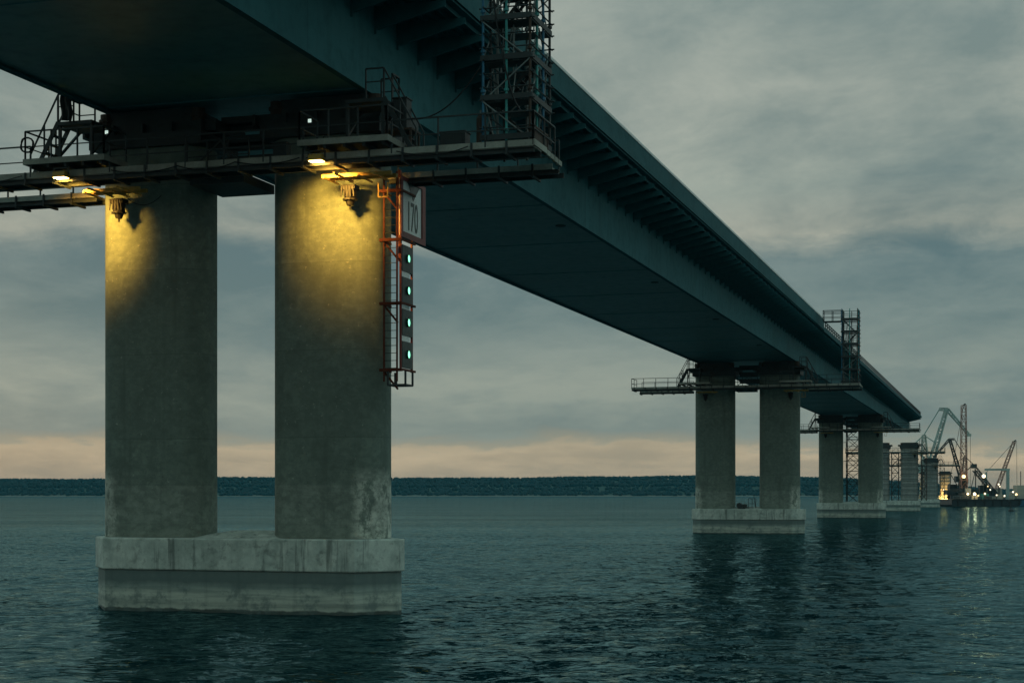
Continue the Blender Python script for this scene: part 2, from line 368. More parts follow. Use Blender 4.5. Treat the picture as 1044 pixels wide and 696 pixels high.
# ------------------------------------------------------------------ water
WSLOPE = 1.25
def build_water():
    def lines(lo, hi, d, end_lo, end_hi, g=1.35):
        a = list(np.arange(lo, hi + d/2, d)); st = d; v = hi
        while v < end_hi: st = min(st * g, 900); v += st; a.append(v)
        st = d; v = lo; pre = []
        while v > end_lo: st = min(st * g, 900); v -= st; pre.append(v)
        return np.array(pre[::-1] + a)
    core = list(np.arange(-34, 48, .26)); xs = lines(48, 48.1, .55, -34, 110, 1.0) if False else None
    left = -34 - np.cumsum(.5 * 1.0 ** np.arange(90)); right = 48 + np.cumsum(.5 * 1.0 ** np.arange(140))
    far = lambda a, sgn: a + sgn * np.cumsum(.8 * 1.4 ** np.arange(24))
    xs = np.concatenate([far(left[-1], -1)[::-1], left[::-1], core, right, far(right[-1], 1)])
    yc = np.concatenate([np.arange(24, 110, .24), 110 + np.cumsum(np.linspace(.25, .7, 380))])
    ys = np.concatenate([24 - np.cumsum(.8 * 1.5 ** np.arange(15))[::-1], yc, far(yc[-1], 1)])
    X, Y = np.meshgrid(xs, ys); Z = np.zeros_like(X)
    for k in range(70):
        lam = .8 * (6 ** RNG.random()); th = R(205) + RNG.normal(0, .75); kk = 2*math.pi/lam
        amp = .0017 * lam ** .95
        ph = RNG.random() * 6.283
        arg = kk * (math.cos(th) * X + math.sin(th) * Y) + ph
        Z += amp * (np.sin(arg) + .25 * np.sin(2*arg + .6))
    fade = np.clip((X + 78) / 20, 0, 1) * np.clip((116 - X) / 20, 0, 1) * np.clip((285 - Y) / 170, 0, 1) * np.clip((Y - 20) / 6, 0, 1)
    gust = np.array([[0]])
    Z = Z * fade - .02
    ny, nx = X.shape
    v = np.stack([X, Y, Z], -1).reshape(-1, 3)
    i = np.arange(nx * ny).reshape(ny, nx)
    f = np.stack([i[:-1, :-1], i[:-1, 1:], i[1:, 1:], i[1:, :-1]], -1).reshape(-1, 4)
    me = bpy.data.meshes.new('water'); me.vertices.add(len(v)); me.vertices.foreach_set('co', v.ravel())
    me.loops.add(f.size); me.loops.foreach_set('vertex_index', f.ravel().astype(np.int32))
    me.polygons.add(len(f)); me.polygons.foreach_set('loop_start', np.arange(0, f.size, 4, dtype=np.int32)); me.polygons.foreach_set('loop_total', np.full(len(f), 4, np.int32))
    me.polygons.foreach_set('use_smooth', np.ones(len(f), bool)); me.update(calc_edges=True); me.validate()
    o = bpy.data.objects.new('water', me); COL.objects.link(o); tag(o, kind='structure')
    M = Mat('river_water')
    def slope(scale, k, loc, st=(1, 1.6, 1)):
        mp = M.n('ShaderNodeMapping'); mp.inputs['Scale'].default_value = st; mp.inputs['Location'].default_value = loc; mp.inputs['Rotation'].default_value = (0, 0, R(12)); M.l(M.geo.outputs['Object'], mp.inputs[0])
        x = M.n('ShaderNodeTexNoise'); M.l(mp.outputs[0], x.inputs['Vector']); x.inputs['Scale'].default_value = scale; x.inputs['Detail'].default_value = 3; x.inputs['Roughness'].default_value = .6
        a = M.n('ShaderNodeVectorMath', operation='SUBTRACT'); M.l(x.outputs['Color'], a.inputs[0]); a.inputs[1].default_value = (.5, .5, .5)
        b = M.n('ShaderNodeVectorMath', operation='MULTIPLY'); M.l(a.outputs[0], b.inputs[0]); b.inputs[1].default_value = (k, k, 0); return b.outputs[0]
    def vadd(a, b):
        x = M.n('ShaderNodeVectorMath', operation='ADD'); M.l(a, x.inputs[0]); M.l(b, x.inputs[1]); return x.outputs[0]
    gust = M.ramp(M.noise(.016, 4, .6, stretch=(.6, 1.8, 1), loc=(3, 3, 0)), [(.35, .45), (.65, 1.3)])
    sl = vadd(slope(1.9, WSLOPE, (0, 0, 0)), vadd(slope(5.0, WSLOPE * .6, (7, 3, 0)), vadd(slope(.42, WSLOPE * .6, (2, 9, 0)), slope(.07, WSLOPE * .22, (4, 1, 0), (.7, 2.2, 1)))))
    sc_ = M.n('ShaderNodeVectorMath', operation='SCALE'); M.l(sl, sc_.inputs[0]); M.l(gust, sc_.inputs['Scale'])
    ge = M.n('ShaderNodeNewGeometry'); nn = M.n('ShaderNodeVectorMath', operation='NORMALIZE'); M.l(vadd(ge.outputs['Normal'], sc_.outputs[0]), nn.inputs[0])
    M.t.nodes.remove(M.b)
    df = M.n('ShaderNodeBsdfDiffuse'); df.inputs[0].default_value = (.002, .018, .0215, 1)
    gl = M.n('ShaderNodeBsdfGlossy'); gl.inputs['Color'].default_value = (.36, .60, .655, 1); gl.inputs['Roughness'].default_value = .07
    fr = M.n('ShaderNodeFresnel'); fr.inputs[0].default_value = 1.333
    for q in (gl, fr): M.l(nn.outputs[0], q.inputs['Normal'])
    mx = M.n('ShaderNodeMixShader'); M.l(M.math('MULTIPLY', fr.outputs[0], .88), mx.inputs[0]); M.l(df.outputs[0], mx.inputs[1]); M.l(gl.outputs[0], mx.inputs[2])
    M.l(mx.outputs[0], M.out.inputs['Surface'])
    me.materials.append(M.m)
build_water()

# ------------------------------------------------------------------ far bank and forest
def bank_h(x, Y=3000):
    p = 522 + x / Y * F_PX
    h = 30 + 8.0 * noise.noise((x * .0016, 1, 0)) + 3 * noise.noise((x * .006, 4, 0))
    k = min(1, max(0, (1075 - p) / 170)); h *= .25 + .75 * k * k * (3 - 2*k)
    return h
def build_bank():
    xs = np.arange(-2600, 3200, 25.); prof = [(0, -2), (14, 1.3), (26, 2.6), (90, .55), (240, 1.0), (900, 1.1), (2500, 1.0)]
    v = []; f = []
    for x in xs:
        h = bank_h(x) ; off = 60 * noise.noise((x * .002, 7, 0))
        for k, (d, q) in enumerate(prof):
            z = q if k < 3 else q * h
            v.append((x, 2960 + off + d, z))
    n = len(prof)
    for i in range(len(xs) - 1):
        for k in range(n - 1): f.append((i*n+k, (i+1)*n+k, (i+1)*n+k+1, i*n+k+1))
    m = MB(); m.v = v; m.f = f
    M = Mat('bank_soil'); z = M.sep()[2]
    M.color(M.ramp(M.math('DIVIDE', z, 4.2), [(0, (.14, .13, .10)), (.4, (.16, .145, .115)), (.6, (.03, .05, .035))])); M.rough(.95)
    o = m.build('far_bank', M.m, smooth=True); tag(o, kind='structure')
    m = MB()
    for _ in range(16000):
        x = random.uniform(-2300, 2600); d = random.choice((30, 60, 100, 160, 230, 260)) + random.uniform(-14, 14)
        off = 60 * noise.noise((x * .002, 7, 0)); h = bank_h(x)
        if d < 90: g = .55 * h * max(.03, (d - 26) / 64)
        else: g = h * (.55 + .45 * min(1, (d - 90) / 150))
        H_ = random.uniform(6.5, 8.5); r = H_ * random.uniform(.4, .7)
        y = 2960 + off + d; b = len(m.v)
        m.v += [(x, y, g - 1)]
        for zf, rf in ((.22, .85), (.55, 1.0), (.82, .55)):
            for i in range(5):
                t = 6.283 * i / 5 + zf * 3; rr = r * rf * random.uniform(.75, 1.2)
                m.v.append((x + rr * math.cos(t), y + rr * math.sin(t), g + H_ * zf * random.uniform(.92, 1.06)))
        m.v.append((x, y, g + H_))
        for i in range(5):
            j = (i + 1) % 5; m.f.append((b, b+1+j, b+1+i)); m.f.append((b+16, b+11+i, b+11+j))
            for k in range(2): m.f.append((b+1+5*k+i, b+1+5*k+j, b+6+5*k+j, b+6+5*k+i))
    M = Mat('far_foliage'); M.color(M.ramp(M.noise(.02, 4, .6), [(.35, (.004, .013, .013)), (.65, (.006, .017, .016))])); M.rough(.9)
    o = m.build('forest', M.m); tag(o, kind='stuff')
    o['label'] = 'low dark forest along the far bank'
build_bank()

# ------------------------------------------------------------------ bridge girder
ZB = 18.4; TL, TR = -32.0, -21.6; ZW = 21.75; TE = -18.9; TEL = -34.7; S0, SE = -40.0, 384.0
HALF = (TL + TR) / 2
gird = thing('bridge_girder', 'long dark teal steel box girder bridge deck running overhead to its unfinished end', 'bridge', W(0, HALF), -TH)
hw = (TR - TL) / 2
ex = TE - HALF; exl = TEL - HALF
m = MB(); m.box(hw - .03, hw, S0, SE, ZB, ZW); m.build('web', GIRDER, gird)
m = MB(); m.box(-hw, -hw + .03, S0, SE, ZB, ZW); m.build('web', GIRDER, gird)
m = MB(); m.box(-hw + .033, hw - .033, S0, SE, ZB + .06, ZB + .09); m.build('bottom_plate', SOFFIT_LIFT, gird)
m = MB()
for sx in (-1, 1): m.box(sx*hw - .13, sx*hw + .13, S0, SE, ZB - .045, ZB - .003)
m.build('bottom_flange', GIRDER, gird)
m = MB(); m.box(exl, ex, S0, SE, ZW + .003, ZW + .22)
for k in range(6):          # deck ribs under the overhang
    x = hw + .35 + k * .4
    if x < ex - .2: m.box(x, x + .05, S0, SE, ZW - .16, ZW)
m.build('deck_slab', GIRDER, gird)
SF = 176.0                                  # parapet plates are hung as far as the second pier
m = MB(); m.box(ex + .003, ex + .09, S0, SF, ZW + .08, 22.9)
m.build('fascia', FASCIA, gird)
m = MB(); m.box(ex - .16, ex + .12, S0, SF, 22.903, 23.03); m.build('parapet_coping', WHITEP, gird)
m = MB(); m.box(exl - .09, exl - .003, S0, SF, ZW, 22.9); m.build('fascia', FASCIA, gird)
m = MB(); m.box(ex + .003, ex + .06, SF + .01, SE, ZW - .05, ZW + .40); m.build('edge_beam', FASCIA, gird)
m = MB()
for s in np.arange(SF + 3, SE - 1, 2.0): m.bar((ex - .1, s, ZW + .22), (ex - .1, s, 22.95), .10)
for z in (22.3, 22.65, 22.95): m.bar((ex - .1, SF + 3, z), (ex - .1, SE - 1, z), .08)
m.build('railing', DARK, gird)
def bracket(m, s):          # tapered cantilever bracket with a flange
    x0, x1 = hw + .003, ex - .02
    poly = [(x0, ZW - 1.0), (x0 + .25, ZW - .95), (x1, ZW - .38), (x1, ZW - .165), (x0, ZW - .165)]
    b = len(m.v); n = len(poly)
    m.v += [(x, s - .012, z) for x, z in poly] + [(x, s + .012, z) for x, z in poly]
    m.f += [tuple(b + i for i in range(n)), tuple(b + 2*n - 1 - i for i in range(n))]
    for i in range(n): j = (i+1) % n; m.f.append((b+j, b+i, b+n+i, b+n+j))
    m.bar((x0 + .1, s, ZW - .99), (x1, s, ZW - .39), .14, .025)
    m.bar((x0 + .02, s, ZW - 1.0), (x0 + .02, s, ZW - 1.15 - .35 * abs(math.sin(s * 12.9))), .12, .035)   # web stiffener below it
rest = MB(); nb = 0
proto_b = None
for s in np.arange(34.0, SE - 1, 2.2):
    if nb < 100:
        if proto_b is None:
            m = MB(); bracket(m, 0); proto_b = m.build('bracket', GIRDER, gird); proto_b.location = (0, s, 0)
        else:
            c = proto_b.copy(); COL.objects.link(c); c.parent = gird; c.location = (0, s, 0)
        nb += 1
    else: bracket(rest, s)
o = rest.build('bracket', GIRDER, gird); o['kind'] = 'stuff'
# soffit: cross splices, manhole covers, end diaphragm
for s in np.arange(29, SE - 5, 12.0): MB().box(-hw + .15, hw - .15, s - .2, s + .2, ZB + .035, ZB + .058).build('splice_plate', SOFFIT_LIFT, gird)
for s in np.arange(35, SE - 5, 24.0): MB().tube((hw - 1.1, s, ZB + .02), (hw - 1.1, s, ZB + .057), .28, 14).build('drain_cover', DARK, gird)
m = MB(); m.box(-hw + .033, hw - .033, SE - .5, SE - .45, ZB + .09, ZW); m.build('end_diaphragm', CABIN, gird)

# ------------------------------------------------------------------ piers
def octo(x, yf, c1, c2, yb=None):
    yb = yf if yb is None else yb
    return [(-x, yb - c2), (-x + c1, yb), (x - c1, yb), (x, yb - c2), (x, -yf + c2), (x - c1, -yf), (-x + c1, -yf), (-x, -yf + c2)][::-1]
CY = -.25
def stadium(cx, hx, hy, r, z, off=0):
    pts = []; n = 7
    for qx, qy, a0 in ((1, 1, 0), (-1, 1, 90), (-1, -1, 180), (1, -1, 270)):
        for i in range(n):
            a = R(a0 + 90 * i / (n - 1)); pts.append((cx + qx * (hx - r) + (r + off) * math.cos(a), CY + qy * (hy - r) + (r + off) * math.sin(a), z))
    return pts
def make_pier(label, banded=False, htop=15.0):
    p = thing('bridge_pier', label, 'bridge pier', group='twin column piers of the bridge')
    m = MB(); m.prism([(x - .17, y) for x, y in octo(6.00, 2.02, 1.1, 1.35, 1.1)], -3, 1.47); m.build('foundation', CONC_BASE, p, bevel=.04)
    m = MB(); m.prism([(x - .17, y) for x, y in octo(6.10, 2.10, 1.15, 1.4, 1.2)], 1.473, 2.62); m.build('foundation_cap', CONC_CAP, p, bevel=.05)
    if not banded:
        m = MB(); m.loft([[(x * k, y * k, z) for x, y in octo(2.4, 1.2, .5, .5)] for z, k in ((2.623, 1), (2.86, .35))]); m.build('mortar_mound', CONC_CAP, p)
    for sx in (-1, 1):
        cx = sx * 3.4 + (-.36 if sx < 0 else -.22); m = MB()
        if banded:
            rings = []; z = 2.63
            while z < htop - .9:
                rings += [stadium(cx, 2.12, 1.05, .95, z, -.03), stadium(cx, 2.12, 1.05, .95, z + .95, -.03), stadium(cx, 2.12, 1.05, .95, z + .98, .12), stadium(cx, 2.12, 1.05, .95, z + 1.25, .12)]
                z += 1.3
            m.loft(rings); m.build('column', CONC_BAND, p)
        else:
            m.loft([stadium(cx, 2.15, 1.05, .95, z) for z in (2.63, 16.9)]); m.build('column', CONC_COL, p, smooth=True)
        # steel launching bearing on each column head
        zb = 16.905 if not banded else m.v[-1][2] + .01
        m = MB(); m.box(cx - 2.3, cx + 2.3, -1.5, 1.5, zb, zb + .5)
        m.box(cx - 2.75, cx + 2.75, -1.2, 1.2, zb + .503, zb + .9)
        for k in range(5): m.box(cx - 2.6 + k * 1.2, cx - 2.5 + k * 1.2, -1.45, -1.21, zb + .503, zb + .88)
        m.box(cx - 1.7, cx + 1.7, -1.0, 1.0, zb + .903, zb + 1.44)
        b = m.build('bearing', DARK, p)
        for k in (-1.9, 1.9): MB().tube((cx + k, -.9, zb + .903), (cx + k, -.9, zb + 1.40), .24, 12).tube((cx + k, -.9, zb + 1.1), (cx + k, -.9, zb + 1.2), .3, 12).build('jack', RUST, b)
    if not banded:
        m = MB()
        for z in (16.3, 17.05, 17.75): m.box(-1.15, 1.15, -.5, .5, z, z + .26); m.box(-1.15, 1.15, -.05, .05, z - .2, z - .003)
        m.build('cross_beam', DARK, p)
    return p
pier_labels = ['nearest twin column pier, lit yellow under its work platform', 'second pier, unlit smooth columns on a pale base, in open water right of centre',
  'third pier with a scaffold stair tower between its smooth columns', 'banded unfinished pier standing just past the free end of the girder',
  'banded unfinished pier beside the barges, second past the girder end', 'farthest banded pier, its foot lit orange beside the moored barge']
pierA = make_pier(pier_labels[0]); pierB = None; piers = []
for i in range(6):
    if i < 3: p = pierA if i == 0 else copy_tree(pierA)
    else: p = make_pier(pier_labels[i], True, (15.4, 14.0, 12.6)[i - 3])
    p.location = W(S1 + SPAN * i, TC); p.rotation_euler = (0, 0, -TH); p['label'] = pier_labels[i]; piers.append(p)

# ------------------------------------------------------------------ work platforms
ZF = 15.5; ZB_ = ZF - .16; YF, YM, YB0, YB = -4.0, -3.0, -2.2, -1.42
WY0, WY1 = -.95, -.1           # the rear walkway wings beside the columns
def rail(m, pts, h=1.1, step=1.5, w=.05, mids=(.55,)):
    for a, b in zip(pts[:-1], pts[1:]):
        a, b = Vector(a), Vector(b); L_ = (b - a).length; n = max(1, round(L_ / step))
        for k in range(n + 1):
            p = a.lerp(b, k / n); m.bar(p, p + Vector((0, 0, h)), w)
        for q in (*mids, h): m.bar(a + Vector((0, 0, q)), b + Vector((0, 0, q)), w if q == h else w * .7)
def make_platform():
    p = thing('work_platform', '-', 'platform', group='steel work platforms slung round the pier heads')
    xl, xr = -12.2, 11.8
    m = MB(); m.box(xl, xr, YF + .06, YM, ZF - .06, ZF)                          # front walkway boards
    for x in np.arange(xl, xr, .5): m.box(x, x + .015, YF + .06, YM, ZF + .001, ZF + .008)
    m.build('front_walkway', WOOD, p)
    for a, b in ((xl + .3, -6.1), (-1.3, .8), (5.6, xr - .2)): MB().box(a, b, WY0 if a != -1.3 else -2.6, WY1, ZB_ - .06 if a != -1.3 else ZF - .34, ZB_ if a != -1.3 else ZF - .02).build('rear_walkway', DARK if a == -1.3 else WOOD, p)
    m = MB(); m.box(xl, xr, YF + .01, YF + .055, ZF - .04, ZF + .17); m.build('toe_board', WOOD, p)
    for a, b in ((xl + .3, -6.1), (5.6, xr - .2)): MB().box(a, b, WY0 - .05, WY0 - .005, ZB_ - .06, ZB_ + .13).build('toe_board', WOOD, p)
    m = MB(); m.box(xr + .003, xr + .05, YF, YM + .5, ZF - .02, ZF + .18)
    for k in range(4): m.box(xr + .003, xr + .06 + .02 * k, YM + .5 + k * .4, YM + .9 + k * .4, ZF - .05 - .03 * k, ZF + .12 - .03 * k)
    m.build('end_board', WOOD, p)
    m = MB()
    for y, spans in ((YF + .12, ((xl, xr),)), (YM - .08, ((xl, xr),)), (WY0 + .06, ((xl + .2, -6.1), (5.6, xr))), (WY1 - .1, ((xl + .2, -6.1), (5.6, xr)))):
        q = ZF if y < -2 else ZB_
        for a, b in spans:                                                       # longitudinal I beams
            m.box(a, b, y - .012, y + .012, q - .20, q - .08); m.box(a, b, y - .06, y + .06, q - .222, q - .20); m.box(a, b, y - .06, y + .06, q - .08, q - .063)
    m.build('main_beam', DARK, p)
    fj = rj = None
    for x in np.arange(xl + .3, xr, 1.2):
        if fj is None:
            fj = MB().box(-.04, .04, YF - .09, YM + .02, ZF - .30, ZF - .224).box(-.035, .035, YF - .03, YF + .008, ZF - .298, ZF + .17).build('cross_joist', DARK, p); o = fj
        else: o = fj.copy(); COL.objects.link(o); o.parent = p
        o.location = (x, 0, 0)
        if x < -6.1 or x > 5.6:
            if rj is None:
                rj = MB().box(-.04, .04, WY0 - .12, WY1 + .03, ZB_ - .30, ZB_ - .224).box(-.035, .035, WY0 - .09, WY0 - .052, ZB_ - .298, ZB_ + .16).build('cross_joist', DARK, p); o = rj
            else: o = rj.copy(); COL.objects.link(o); o.parent = p
            o.location = (x, 0, 0)
    m = MB(); rail(m, [(xl, YF + .03, ZF), (-6.9, YF + .03, ZF)]); rail(m, [(-3.7, YF + .03, ZF), (3.7, YF + .03, ZF)]); rail(m, [(6.9, YF + .03, ZF), (xr, YF + .03, ZF), (xr, YB, ZF)])
    rail(m, [(xl, YB, ZF), (xl, YF + .03, ZF)], step=1.2)
    m.build('front_railing', DARK, p)
    m = MB(); rail(m, [(xl + .3, WY1 - .02, ZB_), (-6.15, WY1 - .02, ZB_)]); m.build('rear_railing', DARK, p); m = MB(); rail(m, [(5.65, WY1 - .02, ZB_), (xr - .2, WY1 - .02, ZB_)]); m.build('rear_railing', DARK, p); m = MB()
    m.bar((-1.1, YM, ZF + .05), (.1, YM, ZF + 1.05), .05); m.bar((1.1, YM, ZF + .05), (.1, YM, ZF + 1.05), .05); rail(m, [(-1.2, YM, ZF), (1.2, YM, ZF)], step=.8)
    m.build('rear_railing', DARK, p)
    for sx in (-1, 1):
        a, b = sorted((sx * 3.72, sx * 6.88)); ZR = ZF + .45
        m = MB(); m.box(a, b, YF - .35, YM + .2, ZR - .07, ZR); m.build('raised_deck', DARK, p)
        MB().box(a, b, YF - .41, YF - .355, ZR - .09, ZR + .11).build('toe_board', WOOD, p); MB().box(b + .003, b + .05, YF - .41, YM + .2, ZR - .09, ZR + .11).build('toe_board', WOOD, p); MB().box(a - .05, a - .003, YF - .41, YM + .2, ZR - .09, ZR + .11).build('toe_board', WOOD, p)
        m = MB(); rail(m, [(a, YM + .15, ZR), (a, YF - .33, ZR), (b, YF - .33, ZR), (b, YM + .15, ZR)], step=1.0); m.build('raised_railing', DARK, p)
        m = MB()
        for x in np.arange(a + .2, b, .7): m.box(x - .05, x + .05, YF - .3, YB - .1, ZR - .2, ZR - .073)
        m.build('raised_joist', DARK, p)
        # upper landing and its steep stair, climbing inwards
        ZL = ZF + 2.1; c, d = sorted((sx * 4.9, sx * 6.3))
        m = MB(); m.box(c, d, YB0 - 1.0, YB0 + .5, ZL - .12, ZL)
        for x in (c + .05, d - .05):
            m.bar((x, YB0 - .9, ZL - .1), (x, YB0 - .9, ZF), .1); m.bar((x, YB0 + .4, ZL - .1), (x, YB0 - .9, ZF + .9), .08)
        m.build('landing', DARK, p)
        m = MB(); o_ = sx * 6.3
        e_ = sx * 5.65
        rail(m, [(e_, YB0 - .97, ZL), (o_, YB0 - .97, ZL)], step=.5, h=1.0); rail(m, [(e_, YB0 + .45, ZL), (o_, YB0 + .45, ZL)], step=.6, h=1.0); rail(m, [(o_, YB0 - .15, ZL), (o_, YB0 + .45, ZL)], step=.6, h=1.0)
        m.build('landing_railing', DARK, p)
        m = MB(); x0, x1 = sx * 6.3, sx * 7.45
        for y in (YB0 - .95, YB0 - .2):
            m.bar((x0, y, ZL), (x1, y, ZF), .05, .16)
            m.bar((x0, y, ZL + 1), (x1, y, ZF + 1), .05); m.bar((x0, y, ZL), (x0, y, ZL + 1), .05); m.bar((x1, y, ZF), (x1, y, ZF + 1), .05); xm = (x0 + x1) / 2; m.bar((xm, y, (ZL + ZF)/2), (xm, y, (ZL + ZF)/2 + 1), .05)
        for k in range(7):
            t = (k + .5) / 7; m.box(min(x0 + (x1-x0)*t - .1, x0 + (x1-x0)*t + .1), x0 + (x1-x0)*t + .1, YB0 - .92, YB0 - .22, ZL + (ZF-ZL)*t - .02, ZL + (ZF-ZL)*t + .02)
        m.build('stair', DARK, p)
        # outrigger under the raised deck that carries the floodlight
        m = MB(); x0, x1 = (3.95, 6.5) if sx > 0 else (-5.35, -3.1)
        for y in (-2.95, -2.45): m.box(min(x0, x1), max(x0, x1), y - .06, y + .06, ZF - .47, ZF - .35)
        for k in range(4): x = x0 + (x1 - x0) * (k + .3) / 4; m.box(x - .04, x + .04, -3.9, -2.2, ZF - .53, ZF - .475) if k % 2 else m.box(x - .03, x + .03, -3.3, -2.0, ZF - .53, ZF - .475)
        m.build('outrigger', YELLOW, p)
        m = MB(); x = 5.95
        for q in ((x - .17, x + .17),): m.bar((q[0], -2.35, ZF - .6), (q[0], -2.35, ZF - 1.1), .045); m.bar((q[1], -2.35, ZF - .6), (q[1], -2.35, ZF - 1.1), .045); m.bar((q[0], -2.35, ZF - 1.1), (q[1], -2.35, ZF - 1.1), .045)
        if sx > 0: m.build('hanger_frame', YELLOW, p)
        # hanging clamp block in front of the column
        m = MB(); x = sx * 4.55
        m.box(x - .26, x + .26, -2.15, -1.7, ZF - .72, ZF - .56); m.tube((x, -1.93, ZF - .72), (x, -1.93, ZF - 1.02), .25, 10, .2); m.tube((x, -1.93, ZF - 1.02), (x, -1.93, ZF - 1.08), .27, 10); m.tube((x, -1.93, ZF - 1.08), (x, -1.93, ZF - 1.25), .17, 10, .12); m.tube((x, -1.93, ZF - 1.25), (x, -1.93, ZF - 1.38), .04, 6)
        for k in range(5): m.bar((x - .2 + .1*k, -2.17, ZF - .6), (x - .24 + .12*k, -2.17, ZF - .98), .035)
        m.build('clamp_block', RUBBER, p)  # black colour paints in the clamp's backlit silhouette
    return p
plat_labels = ['dark steel work platform with floodlit yellow outriggers round the nearest pier head', 'unlit work platform slung round the second pier head with a stair tower at its end',
 'small far work platform round the third pier head near the girder end', 'work platform jutting right from the banded pier past the girder end', 'farthest work platform, on the banded pier beside the barges']
platA = make_platform()
for i in range(5):
    p = platA if i == 0 else copy_tree(platA)
    p.location = W(S1 + SPAN * i, TC); p.rotation_euler = (0, 0, -TH); p['label'] = plat_labels[i]; p.location.z = (0, 0, 0, -.95, -2.1)[i]

# ------------------------------------------------------------------ scaffold access towers
def make_tower(label):
    p = thing('access_tower', label, 'scaffold tower', group='scaffold stair towers on the work platforms')
    x0, x1, y0, y1 = 10.05, 11.65, -3.85, -1.5; z0, z1 = ZF + .02, 22.5
    xs = [x0, (x0 + x1)/2, x1]; ys = [y0, -3.05, -2.3, y1]; DZL = 1.30; lv = [z0 + .2 + k * DZL for k in range(6)]
    for i, x in enumerate(xs):
        for j, y in enumerate(ys):
            if i == 1 and j in (1, 2): continue
            m = MB(); m.tube((x, y, z0), (x, y, z1 + .9), .045, 7)
            for z in lv: m.tube((x, y, z + .3), (x, y, z + .38), .085, 7)
            m.build('standard', (BLUE, DARK, GALV, DARK, TEALP, BLUE, DARK, GALV, RUST, TEALP)[(i * 4 + j) % 10], p)
    m = MB()
    for z in lv:
        for dz in (.05, .45, .9):
            for y in (y0, y1): m.tube((x0 - .15, y + .05, z + dz), (x1 + .15, y + .05, z + dz), .026, 5)
            for x in (x0, x1): m.tube((x + .05, y0 - .15, z + dz), (x + .05, y1 + .15, z + dz), .026, 5)
    m.build('ledger', DARK, p)
    m = MB(); rr = random.Random(3)
    for k, z in enumerate(lv[:-1]):
        for y in (y0, y1): m.tube((x0, y - .04, z), (x1, y - .04, z + DZL), .024, 5) if k % 2 else m.tube((x1, y - .04, z), (x0, y - .04, z + DZL), .024, 5)
        for x in (x0, x1):
            m.tube((x - .04, y0, z), (x - .04, -2.65, z + DZL), .024, 5); m.tube((x - .04, y1, z), (x - .04, -2.65, z + DZL), .024, 5)
    for k in range(26):
        x = rr.uniform(x0, x1); y = rr.uniform(y0, y1); z = rr.choice(lv[:4]); m.tube((x, y, z), (x + rr.uniform(-.4, .4), y + rr.uniform(-.3, .3), z + rr.uniform(1.2, 2.6)), .024, 5)
    m.build('brace', GALV, p)
    for k, z in enumerate(lv):
        m = MB()
        for q in range(3):
            a = y0 + .05 + q * .78
            if q == 1 and 0 < k: continue
            m.box(x0 - .05, x1 + .05, a, a + .7, z - .03, z + .02)
        m.box(x0 - .08, x1 + .08, y0 - .07, y0 - .055, z + .02, z + .2); m.box(x1 + .07, x1 + .085, y0, y1, z + .02, z + .2)
        m.build('boards', DARK, p)
    for k, z in enumerate(lv[:-1]):
        m = MB(); s = 1 if k % 2 else -1; xm = (x0 + x1)/2
        for y in (-2.95, -2.5): m.bar((xm - s*.6, y, z), (xm + s*.6, y, z + DZL), .05, .09)
        for q in range(7): t = (q + .5)/7; m.box(xm - s*.6 + s*1.2*t - .09, xm - s*.6 + s*1.2*t + .09, -2.95, -2.5, z + DZL*t - .015, z + DZL*t + .015)
        m.build('ladder', DARK, p)
    # bridge over the parapet at the top
    zt = lv[-1]
    m = MB(); m.box(8.1, x0 - .06, -3.6, -2.4, zt - .1, zt - .03)
    rail(m, [(x0 - .1, -3.55, zt - .03), (8.1, -3.55, zt - .03), (8.1, -2.45, zt - .03), (x0 - .1, -2.45, zt - .03)], h=1.1, step=.9, w=.06, mids=(.42, .84))
    m.build('gangway', DARK, p)
    return p
tw = make_tower('tall scaffold stair tower of blue and teal tubes on the nearest platform end')
tw.location = W(S1, TC); tw.rotation_euler = (0, 0, -TH)
t2 = copy_tree(tw); t2.location = W(S1 + SPAN, TC); t2['label'] = 'dark scaffold tower rising above the parapet at the second pier, gangway on top'
# base skip / panel at the foot of the near tower
o = MB().box(-.75, .75, -.04, .04, 0, .62).box(-.8, -.74, -.06, .06, 0, .7).box(.74, .8, -.06, .06, 0, .7).box(-.8, .8, -.06, .06, .62, .68).build('guard_panel', RUST)
o.location = W(S1 - 2.9, TC + 11.72, ZF + .01); o.rotation_euler = (0, 0, -TH + R(90)); tag(o, 'rust brown guard panel at the right end of the nearest platform', 'panel')

# ------------------------------------------------------------------ floodlights
def floodlight(loc, aim, label, energy, cone):
    p = thing('floodlight', label, 'floodlight', loc, -TH, 'floodlights under the nearest platform')
    m = MB(); m.box(-.24, .24, -.17, .17, .02, .16); m.box(-.27, .27, -.20, .20, -.02, .018)
    for k in range(5): m.box(-.2 + k*.1 - .01, -.2 + k*.1 + .01, -.15, .15, .162, .20)
    m.build('housing', YELLOW, p)
    m = MB(); m.box(-.22, .22, -.15, .15, -.045, -.024); m.build('lens', LAMPW, p)
    m = MB(); m.bar((-.3, 0, .08), (-.3, 0, .32), .04); m.bar((.3, 0, .08), (.3, 0, .32), .04); m.bar((-.3, 0, .32), (.3, 0, .32), .04); m.build('yoke', DARK, p)
    d = bpy.data.lights.new('flood_lamp', 'SPOT'); d.energy = energy; d.color = (1, .50, .075); d.spot_size = R(cone); d.spot_blend = 1.0; d.shadow_soft_size = .32
    l = bpy.data.objects.new('flood_lamp', d); COL.objects.link(l); l.location = Vector(loc) + Vector((0, 0, -.12))
    l.rotation_euler = (Vector(aim) - l.location).to_track_quat('-Z', 'Y').to_euler()
    return p
def PW(x, y, z, i=0): return W(S1 + SPAN * i + y, TC + x, z)
floodlight(PW(-5.5, -4.22, 15.38), PW(-5.8, -1.3, 14.15), 'glowing floodlight under the left raised deck, lighting the left column edge', 4200, 80)
